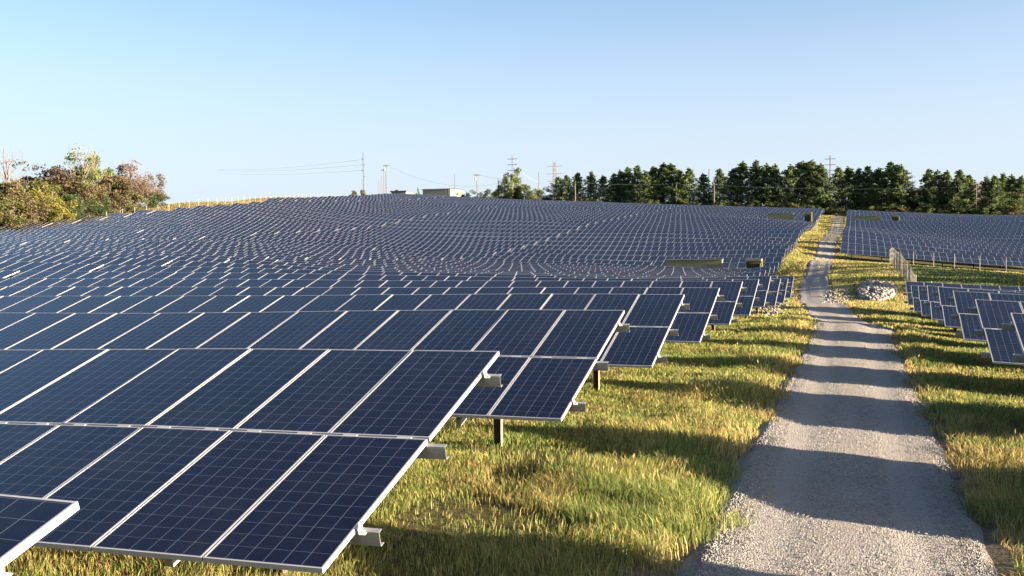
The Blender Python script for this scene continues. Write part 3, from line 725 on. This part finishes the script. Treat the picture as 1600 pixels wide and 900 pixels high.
spots = {873: 'first pine at the left end of the windbreak', 904: 'pine directly behind the short pale pole', 1037: 'tallest dark pine of the middle windbreak group', 1077: 'pine left of the gap with two poles', 1099: 'short pine at the left edge of the gap with two poles',
         1125: 'pine at the right edge of the gap with two poles', 1181: 'tall pointed pine left of the end of the road', 1267: 'broad tall pine just left of the end of the road', 1310: 'pine just right of the tall pole at the road end',
         1405: 'last pine before the wide gap showing the brown hill', 1450: 'first pine right of the wide gap showing the brown hill', 1540: 'first pine right of the pale pole near the right edge', 1594: 'pine cut by the right edge of the photo'}
prev = None
for i, (px, yt) in enumerate(pines):
    Y = 319+rng.uniform(-3, 6); x = ratio(px)*Y; zg = g(x, Y)-.2; h = ztop(px, yt, Y)-zg
    lab = spots.get(px)
    if not lab:
        lab = 'pine in the windbreak, %s from its left end' % ordinal(i+1)
    m = PINES[rng.integers(0, 6)]; s = h/14.0; wd = .92 if px not in (1049, 1252, 1267, 1405, 1391) else 1.12
    tree('pine_tree', m, x, Y, zg, s*wd*(1.05 if px in (1405, 1450, 1099, 1125, 904, 925, 943) else 1.12), rng.uniform(0, 6.28), lab, 'pine tree', GP, s*1.01)
# broadleaf
def broad_mesh(seed, h, wdt, cols, dens=1.0, bare=.0, size=.16, bark=None, low=.12):
    r = np.random.default_rng(seed); cs = []; rs = []; ns = []; cl = []; wood = MB()
    wood.tube([(0, 0, -1), (r.normal(0, .1), 0, h*.35), (r.normal(0, .25), r.normal(0, .2), h*.8)], [.2, .15, .04], 7)
    nb = 26
    for k in range(nb):
        z = h*r.uniform(low, .93); f = z/h; rad = wdt*.5*math.sin(math.pi*min(1, max(.12, (1-f)*.85+.12)))**.7
        a = r.uniform(0, 6.28); L = rad*r.uniform(.45, .95); e = (math.cos(a)*L, math.sin(a)*L, z)
        mid = (e[0]*.5, e[1]*.5, z-h*.08)
        wood.tube([(0, 0, max(.3, z-h*.22)), mid, e], [.07, .045, .02], 4, cap=False)
        if bare > 0:
            for _ in range(6):
                v = np.array(e)+r.normal(0, .55, 3)*np.array([1, 1, 1.1])+np.array([e[0]*.15, e[1]*.15, .55]); wood.tube([e, tuple(v)], [.028, .012], 3, cap=False)
                v2 = v+r.normal(0, .4, 3)+np.array([0, 0, .25]); wood.tube([tuple(v), tuple(v2)], [.016, .008], 3, cap=False)
        if r.random() < bare: continue
        for _ in range(2):
            cs.append((e[0]+r.normal(0, .35), e[1]+r.normal(0, .35), z+r.normal(0, .35))); rs.append(wdt*r.uniform(.11, .19)); ns.append(int(dens*r.integers(60, 100)))
            cl.append(np.array(cols[r.integers(0, len(cols))])*r.uniform(.75, 1.25))
    V, Fc, Cc = leaf_cloud(cs, rs, ns, size, cl, .85, 0, seed)
    return wood.mesh('trunk', [bark or BARK]), np_mesh('crown', V, Fc, LEAF, Cc)
OL = [(.11, .105, .04), (.085, .095, .035), (.12, .11, .045)]; RU = [(.115, .088, .05), (.095, .082, .042), (.10, .10, .045)]; YE = [(.20, .175, .035), (.15, .15, .035), (.11, .12, .03)]
DG = [(.045, .068, .028), (.06, .08, .03)]; MA = [(.07, .048, .035), (.06, .05, .03)]; PK_ = [(.17, .115, .085), (.14, .10, .07)]; GR_ = [(.10, .13, .045), (.13, .155, .05)]
KIND = {'olive': [broad_mesh(31+i, 9, 6, OL) for i in range(2)], 'rust': [broad_mesh(41+i, 9, 6.5, RU) for i in range(2)], 'yellow': [broad_mesh(51, 9, 6.5, YE)],
        'dark': [broad_mesh(61+i, 9, 7, DG) for i in range(2)], 'maroon': [broad_mesh(71, 9, 6.5, MA)], 'pink': [broad_mesh(81+i, 9, 6, PK_, .5, .45, bark=BARK) for i in range(2)],
        'green': [broad_mesh(91, 9, 6, GR_)], 'bare': [broad_mesh(95, 9, 6, OL, .25, .8, bark=PALEBARK)], 'whitebare': [broad_mesh(97, 9, 5.5, GR_, .35, .65, bark=PALEBARK, low=.35)]}
DESC = {'olive': 'olive brown autumn tree', 'rust': 'rust brown autumn tree', 'yellow': 'bright yellow leafed tree', 'dark': 'dark green bushy tree', 'maroon': 'dark maroon round tree', 'pink': 'thinning pinkish brown tree', 'green': 'pale green leafed tree', 'bare': 'nearly bare pale tree', 'whitebare': 'half bare tree with a white trunk'}
left = [  # px, top y, kind, depth factor, width factor, where
    (-22, 285, 'olive', 1.0, 1.2, 'cut by the left edge of the photo'), (4, 286, 'rust', .98, 1.0, 'at the left edge below the brown pole'), (14, 247, 'bare', 1.12, .8, 'behind the brown pole at the left edge'),
    (28, 292, 'olive', .97, 1.0, 'just right of the brown pole'), (46, 284, 'olive', 1.06, 1.0, 'between the brown pole and the yellow tree'), (66, 276, 'rust', 1.12, 1.0, 'behind the upper left of the yellow tree'),
    (56, 312, 'rust', .94, .9, 'low, against the left side of the yellow tree'), (20, 318, 'olive', .92, .9, 'low, at the foot of the trees below the brown pole'), (84, 284, 'yellow', .97, .85, 'standing lowest in front of the maroon tree'), (95, 306, 'yellow', .93, .75, 'small, at the foot of the taller yellow tree'),
    (98, 261, 'maroon', 1.08, .85, 'left of the white trunked tree'), (113, 266, 'maroon', 1.14, .7, 'touching the white trunked tree'), (122, 259, 'green', 1.1, .7, 'just left of the white trunk'), (137, 237, 'whitebare', 1.0, .75, 'tallest above the left tree mass'), (153, 248, 'green', 1.06, .6, 'right of the white trunk'),
    (112, 305, 'dark', .95, .8, 'right of the yellow trees'), (135, 314, 'dark', .93, 1.0, 'low beside the dry bank'), (128, 285, 'rust', 1.02, .9, 'in front of the white trunk'), (148, 287, 'rust', 1.0, .9, 'right of the white trunk'), (165, 272, 'green', 1.1, .8, 'behind the rust trees, right of the white trunk'),
    (157, 311, 'dark', .96, .8, 'where the dry bank begins'), (176, 276, 'rust', 1.02, .95, 'midway between the white trunk and the end of the trees'), (192, 273, 'rust', 1.08, .9, 'left of the first pinkish tree'), (190, 298, 'rust', .97, .9, 'low, above the dry bank'),
    (207, 254, 'pink', 1.05, .85, 'the taller one, near the right end of the left trees'), (220, 279, 'pink', 1.0, .8, 'lower, between the two tall pinkish trees'), (212, 298, 'olive', .97, .8, 'low on the bank under the pinkish trees'), (236, 283, 'pink', 1.06, .7, 'left of the last pinkish tree'), (246, 269, 'pink', 1.1, .7, 'last in the left trees, against the sky'),
    (232, 303, 'dark', 1.0, .75, 'low on the bank near the right end'), (250, 303, 'dark', 1.04, .7, 'last low bush before the open sky')]
for i, (px, yt, kd, df, wf, where) in enumerate(left):
    r_ = ratio(px); Y = min(-141/r_, 176)*(1+(df-1)*.8); Y = Y*(.93 if px < 130 else .97); x = r_*Y; zg = g(x, Y)-.4; h = max(2.5, ztop(px, yt, Y)-zg)
    ms = KIND[kd]; s = h/9.0*1.03
    base_w = {'olive': 6, 'rust': 6.5}.get(kd, 6)
    sw = max(.62, min(1.25, s))*wf*1.45
    tree('bush' if (kd == 'dark' and yt > 300) else 'autumn_tree', ms[i % len(ms)], x, Y, zg, sw, rng.uniform(0, 6.28), DESC[kd]+' '+where, 'bush' if (kd == 'dark' and yt > 300) else 'tree', 'trees on the bank at the upper left', s)
# skyline and windbreak understorey
more = [(802, 265, 'green', 1.0, 'lone bright green tree behind the tall three-armed pole', 318), (790, 288, 'dark', .9, 'dark shrub at the left foot of the lone green tree', 316), (832, 291, 'green', 1.0, 'small bright yellow-green tree right of the lone green tree', 314), (812, 284, 'green', .8, 'green tree filling the right side of the lone green tree', 321),
        (850, 298, 'dark', 1.0, 'dark shrub between the small green tree and the pines', 322), (722, 303, 'dark', .8, 'dark shrub right of the cream shed', 330), (735, 301.5, 'dark', .8, 'dark shrub left of the crossarm pole', 330), (757, 301, 'dark', .8, 'dark shrub right of the crossarm pole', 330), (770, 300, 'dark', .9, 'dark shrub left of the dark plain pole', 330),
        (556, 298, 'olive', .5, 'small olive bush left of the tall slender pole on the crest', 318), (568, 297, 'olive', .5, 'small olive bush at the foot of the tall slender pole', 314), (655, 295, 'green', .25, 'tiny pale green sapling left of the cream shed', 330),
        (1424, 300, 'dark', 1.1, 'low shrub in the gap that shows the brown hill', 322), (1412, 303, 'dark', 1.0, 'low shrub at the left side of the hill gap', 318), (1437, 300, 'olive', 1.1, 'brownish low shrub at the right side of the hill gap', 324), (1526, 296, 'bare', .9, 'thin bare tree behind the pale pole near the right edge', 330),
        (1108, 305, 'dark', 1.0, 'low shrub in the pine gap with two poles', 322), (1288, 310, 'dark', .9, 'dark shrub at the end of the road', 322)]
for px, yt, kd, wf, lab, Y in more:
    x = ratio(px)*Y; zg = g(x, Y)-.5; h = max(1.5, ztop(px, yt, Y)-zg); ms = KIND[kd]; s = h/9
    bush = 'shrub' in lab or 'bush' in lab
    tree('bush' if bush else 'broadleaf_tree', ms[0], x, Y, zg, max(.35, min(1.2, s*1.3))*wf, rng.uniform(0, 6.28), lab, 'bush' if bush else 'tree', 'bushes and trees on the skyline', s*1.03)
for i in range(44):
    px = 868+i*17+rng.uniform(-5, 5)
    if px > 1610: break
    Y = 313+rng.uniform(-1, 2); x = ratio(px)*Y; zg = g(x, Y)-.3; kd = ('green', 'dark', 'olive', 'dark', 'green')[i % 5]; h = rng.uniform(2.6, 4.6)
    tree('bush', KIND[kd][0], x, Y, zg, h/9*1.7, rng.uniform(0, 6.28), '%s shrub at the foot of the pines, %s from the left end' % ({'green': 'pale green', 'dark': 'dark green', 'olive': 'olive'}[kd], ordinal(i+1)), 'bush', 'shrubs at the foot of the windbreak', h/9)
# trees beyond the right edge that shade the hollow
for i, (x, y, h) in enumerate(((44, 88, 11), (50, 97, 12), (47, 107, 12), (56, 115, 13), (52, 124, 12))):
    tree('broadleaf_tree', KIND['dark'][i % 2], x, y, g(x, y)-.3, h/9, i*1.3, 'dark tree just past the right edge that shades the hollow', 'tree', 'trees past the right edge', h/9)

# ------------------------------------------------------------------ rocks and gravel
def rocks(name, pts, label, mat, kind='stuff'):
    V = []; Fc = []; base = bmesh.new(); bmesh.ops.create_icosphere(base, subdivisions=1, radius=1); bv = np.array([v.co[:] for v in base.verts]); bf = np.array([[v.index for v in f.verts] for f in base.faces]); base.free()
    n = 0
    for x, y, z, s in pts:
        v = bv*(1+rng.uniform(-.3, .3, (len(bv), 1)))*rng.uniform(.6, 1.3, (1, 3))*s; a = rng.uniform(0, 6.28); c_, s_ = math.cos(a), math.sin(a)
        v = v@np.array([[c_, s_, 0], [-s_, c_, 0], [0, 0, 1]])+np.array([x, y, z]); V.append(v); Fc.append(bf+n); n += len(bv)
    o = link(name, np_mesh(name, np.concatenate(V), None, mat, tri=np.concatenate(Fc))); return tag(o, label, 'rocks' if kind != 'structure' else None, None, kind)
pts = []
for _ in range(1000):
    u_ = rng.uniform(-1, 1); v_ = rng.uniform(-1, 1)
    if u_*u_+v_*v_ > 1: continue
    x = 1.7+u_*1.45+.3*v_; y = 86+v_*8; hgt = .42*(1-u_*u_-v_*v_)**.4*(.55+.9*float(vnoise(x, y, 1.3, 31)))
    pts.append((x, y, g(x, y)+hgt*rng.uniform(.55, 1.0), rng.uniform(.09, .22)))
for _ in range(420):
    x = -.9+rng.normal(0, .6); y = 83+rng.normal(0, 4); pts.append((x, y, g(x, y)+.03, rng.uniform(.05, .13)))
for _ in range(160):
    x = -4.6+rng.normal(0, .3); y = 62+rng.normal(0, 3); pts.append((x, y, g(x, y)+.03, rng.uniform(.05, .12)))
rocks('rubble', pts, 'pile of pale broken rock on the grass right of the road bend', ROCK)
pts = []
n = 42000
yy_ = 8.2*(46/8.2)**(rng.uniform(0, 1, n)**1.25); uu = rng.uniform(-1, 1, n); uu = np.sign(uu)*np.abs(uu)**.75*1.22; uu = np.where((np.abs(np.abs(uu)-.52) < .16) & (rng.uniform(size=n) < .7), np.sign(uu)*rng.uniform(.85, 1.15, n), uu)
xx_ = road_c(yy_)+road_w(yy_)*uu; zz_ = gh(xx_, yy_)+.035-.12*np.clip((np.abs(uu)-.97)/.15, 0, 1)
sz = (rng.uniform(.004, .009, n))*(1+(yy_-8)*.015)*(1+.25*(np.abs(uu) > .9))
rocks('gravel', list(zip(xx_, yy_, zz_, sz)), 'loose grey gravel scattered over the road', simple('loose_stone', (.25, .24, .23), .9, 0, .4, 9))

# ------------------------------------------------------------------ grass
def grass():
    P = []
    def zone(x0, x1, y0, y1, dens):
        n = int((x1-x0)*(y1-y0)*dens); P.append(np.c_[rng.uniform(x0, x1, n), rng.uniform(y0, y1, n)])
    zone(-9, 4, 4.5, 9, 1500); zone(-14, 9, 9, 15, 1750); zone(-15, 10, 15, 22, 1050); zone(-15, 10, 22, 34, 600); zone(-16, 12, 34, 50, 280)
    zone(-18, 14, 50, 75, 140); zone(-16, 28, 75, 118, 60); zone(-9, 28, 118, 150, 45); zone(-9, -1, 150, 312, 45); zone(-165, -118, 110, 200, 14); zone(-165, -120, 200, 300, 9)
    p = np.concatenate(P); x, y = p[:, 0], p[:, 1]
    dr = (np.abs(x-road_c(y))-road_w(y))
    ed = (vnoise(x, y, .45, 12)-.5)*.5+(vnoise(x, y, 1.7, 13)-.5)*.4
    keep = (dr > ed) | (y > 314) | ((y > 120) & (np.abs(x-road_c(y)) < .22) & (rng.uniform(size=len(x)) < .5))
    thin = np.clip((dr-ed)/(.12+.6*vnoise(x, y, 1.3, 21)), .4, 1); keep &= rng.uniform(size=len(x)) < thin
    # in front of the camera's view only
    D = np.stack([x, y, gh(x, y)], -1); d = D@_F; u = D@_R/np.maximum(d, .1); v = D@_U/np.maximum(d, .1)
    keep &= (d > .5) & (np.abs(u) < .74) & (v > -.45)
    n1 = vnoise(x, y, 1.6, 1); n2 = vnoise(x, y, .45, 2); n3 = vnoise(x, y, 4.5, 3); bare = vnoise(x, y, 1.2, 5)
    keep &= ~((bare > np.where(x < -3, .70, .82)) & (rng.uniform(size=len(x)) < .8) & (y < 60))
    p = p[keep]; x, y, n1, n2, n3, dr = x[keep], y[keep], n1[keep], n2[keep], n3[keep], dr[keep]
    n = len(x); z = gh(x, y)
    under = np.clip((-2.6-x)/1.6, 0, 1)*(x < 0)*(y < 66)+((x > 2.6)&(y < 66))*.6
    tall = np.clip(.25+.75*n1+.35*n2-.15-.45*under, .15, 1.2); verge = np.exp(-(dr/.25)**2)
    hgt = (.05+.22*tall*(1-.35*verge)*(.5+1.0*vnoise(x, y, .8, 71)))*rng.uniform(.55, 1.25, n)*(1+.0*y)
    hgt = np.where(y > 50, hgt*.85, hgt); hgt = np.where(x < -100, hgt*1.1, hgt)
    wd = np.maximum(.0024, y*.00030)*rng.uniform(.6, 1.3, n); wd = np.where(x < -100, .05, wd)
    a = rng.uniform(0, 2*np.pi, n); dx, dy = np.cos(a), np.sin(a)
    la = vnoise(x, y, .35, 51)*9+rng.normal(0, .9, n); ll = hgt*rng.uniform(.15, .95, n)*(.6+.6*n2); lx, ly = np.cos(la)*ll, np.sin(la)*ll
    broad = (rng.uniform(size=n) > .988) & (y < 14) & (vnoise(x, y, .8, 44) > .5); wd = np.where(broad, wd*2.8, wd)
    b0 = np.stack([x-dx*wd, y-dy*wd, z-.02], -1); b1 = np.stack([x+dx*wd, y+dy*wd, z-.02], -1)
    m0 = np.stack([x-dx*wd*.8+lx*.35, y-dy*wd*.8+ly*.35, z+hgt*.6], -1); m1 = np.stack([x+dx*wd*.8+lx*.35, y+dy*wd*.8+ly*.35, z+hgt*.6], -1)
    t0 = np.stack([x+lx, y+ly, z+hgt*(1-.25*(ll/hgt))], -1)
    V = np.stack([b0, b1, m1, m0, t0], 1).reshape(-1, 3); k = np.arange(n)*5
    Fq = np.stack([k, k+1, k+2, k+3], -1); tri = np.stack([k+3, k+2, k+4], -1)
    # species mix: fresh green, yellow green, straw, a few rusty stems
    strawness = np.clip(.30+.9*(n3-.4)+.5*(n1-.4)-.22*under+.35*np.exp(-(dr/.5)**2), 0, 1); strawness = np.where(y > 45, np.clip(strawness+.12, 0, 1), strawness); strawness = np.where(x < -100, .95, strawness)
    q = rng.uniform(size=n)
    col = np.empty((n, 3)); gn = np.array([.12, .15, .036]); yg = np.array([.225, .245, .058]); st = np.array([.33, .285, .105]); ru = np.array([.26, .175, .075]); dg = np.array([.05, .075, .028])
    col[:] = np.where((q < strawness)[:, None], st, yg); col = np.where(((q > strawness+.28*(1-strawness)))[:, None], gn, col)
    q2 = rng.uniform(size=n); col = np.where((q2 < .09+.22*np.exp(-(dr/.45)**2)+.25*(vnoise(x, y, .9, 61) > .72))[:, None], ru, col); col = np.where((q2 > .88)[:, None], dg, col)
    hollow = ((x > 4.5)&(y > 78)&(y < 128)); col = np.where((hollow & (q2 < .7))[:, None], dg*1.3, col)  # darker green in the hollow paints in the shadow lying there
    lush = (vnoise(x, y, 1.1, 41) > .68) & (y < 60) & (q2 < .6); col = np.where(lush[:, None], np.array([.13, .17, .042]), col)
    col = np.where(broad[:, None], np.array([.12, .18, .045]), col)
    col *= rng.uniform(.9, 1.6, (n, 1))
    col = np.where((x < -100)[:, None], np.array([.20, .175, .095])*rng.uniform(.8, 1.2, (n, 1)), col)
    cc = np.c_[col, np.ones(n)]
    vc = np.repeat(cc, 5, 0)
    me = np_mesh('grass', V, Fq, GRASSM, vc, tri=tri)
    tag(link('grass', me), 'yellow green grass and dry straw between the tables and along the road', 'grass', None, 'stuff')
    # seed heads: thin pale spikes on the taller stems
    sel = np.where((y < 34) & (hgt > .26) & (rng.uniform(size=n) < .12))[0]
    hx, hy, hz = x[sel]+lx[sel]*1.0, y[sel]+ly[sel]*1.0, z[sel]+hgt[sel]*(1-.25*ll[sel]/hgt[sel]); w = np.maximum(.006, y[sel]*.00055); L = rng.uniform(.04, .09, len(sel))
    A = rng.uniform(0, 6.28, len(sel)); ax, ay = np.cos(A)*w, np.sin(A)*w
    Vh = np.stack([np.stack([hx, hy, hz-.02], -1), np.stack([hx+ax, hy+ay, hz+L*.4], -1), np.stack([hx+lx[sel]*.15, hy+ly[sel]*.15, hz+L], -1), np.stack([hx-ax, hy-ay, hz+L*.4], -1)], 1).reshape(-1, 3)
    ch = np.repeat(np.c_[np.array([.28, .225, .11])*rng.uniform(.7, 1.2, (len(sel), 1)), np.ones(len(sel))], 4, 0)
    tag(link('seed_grass', np_mesh('seed_grass', Vh, np.arange(len(Vh)).reshape(-1, 4), GRASSM, ch)), 'pale seed heads on the taller dry grass', 'grass', None, 'stuff')
    print('blades', n)
grass()
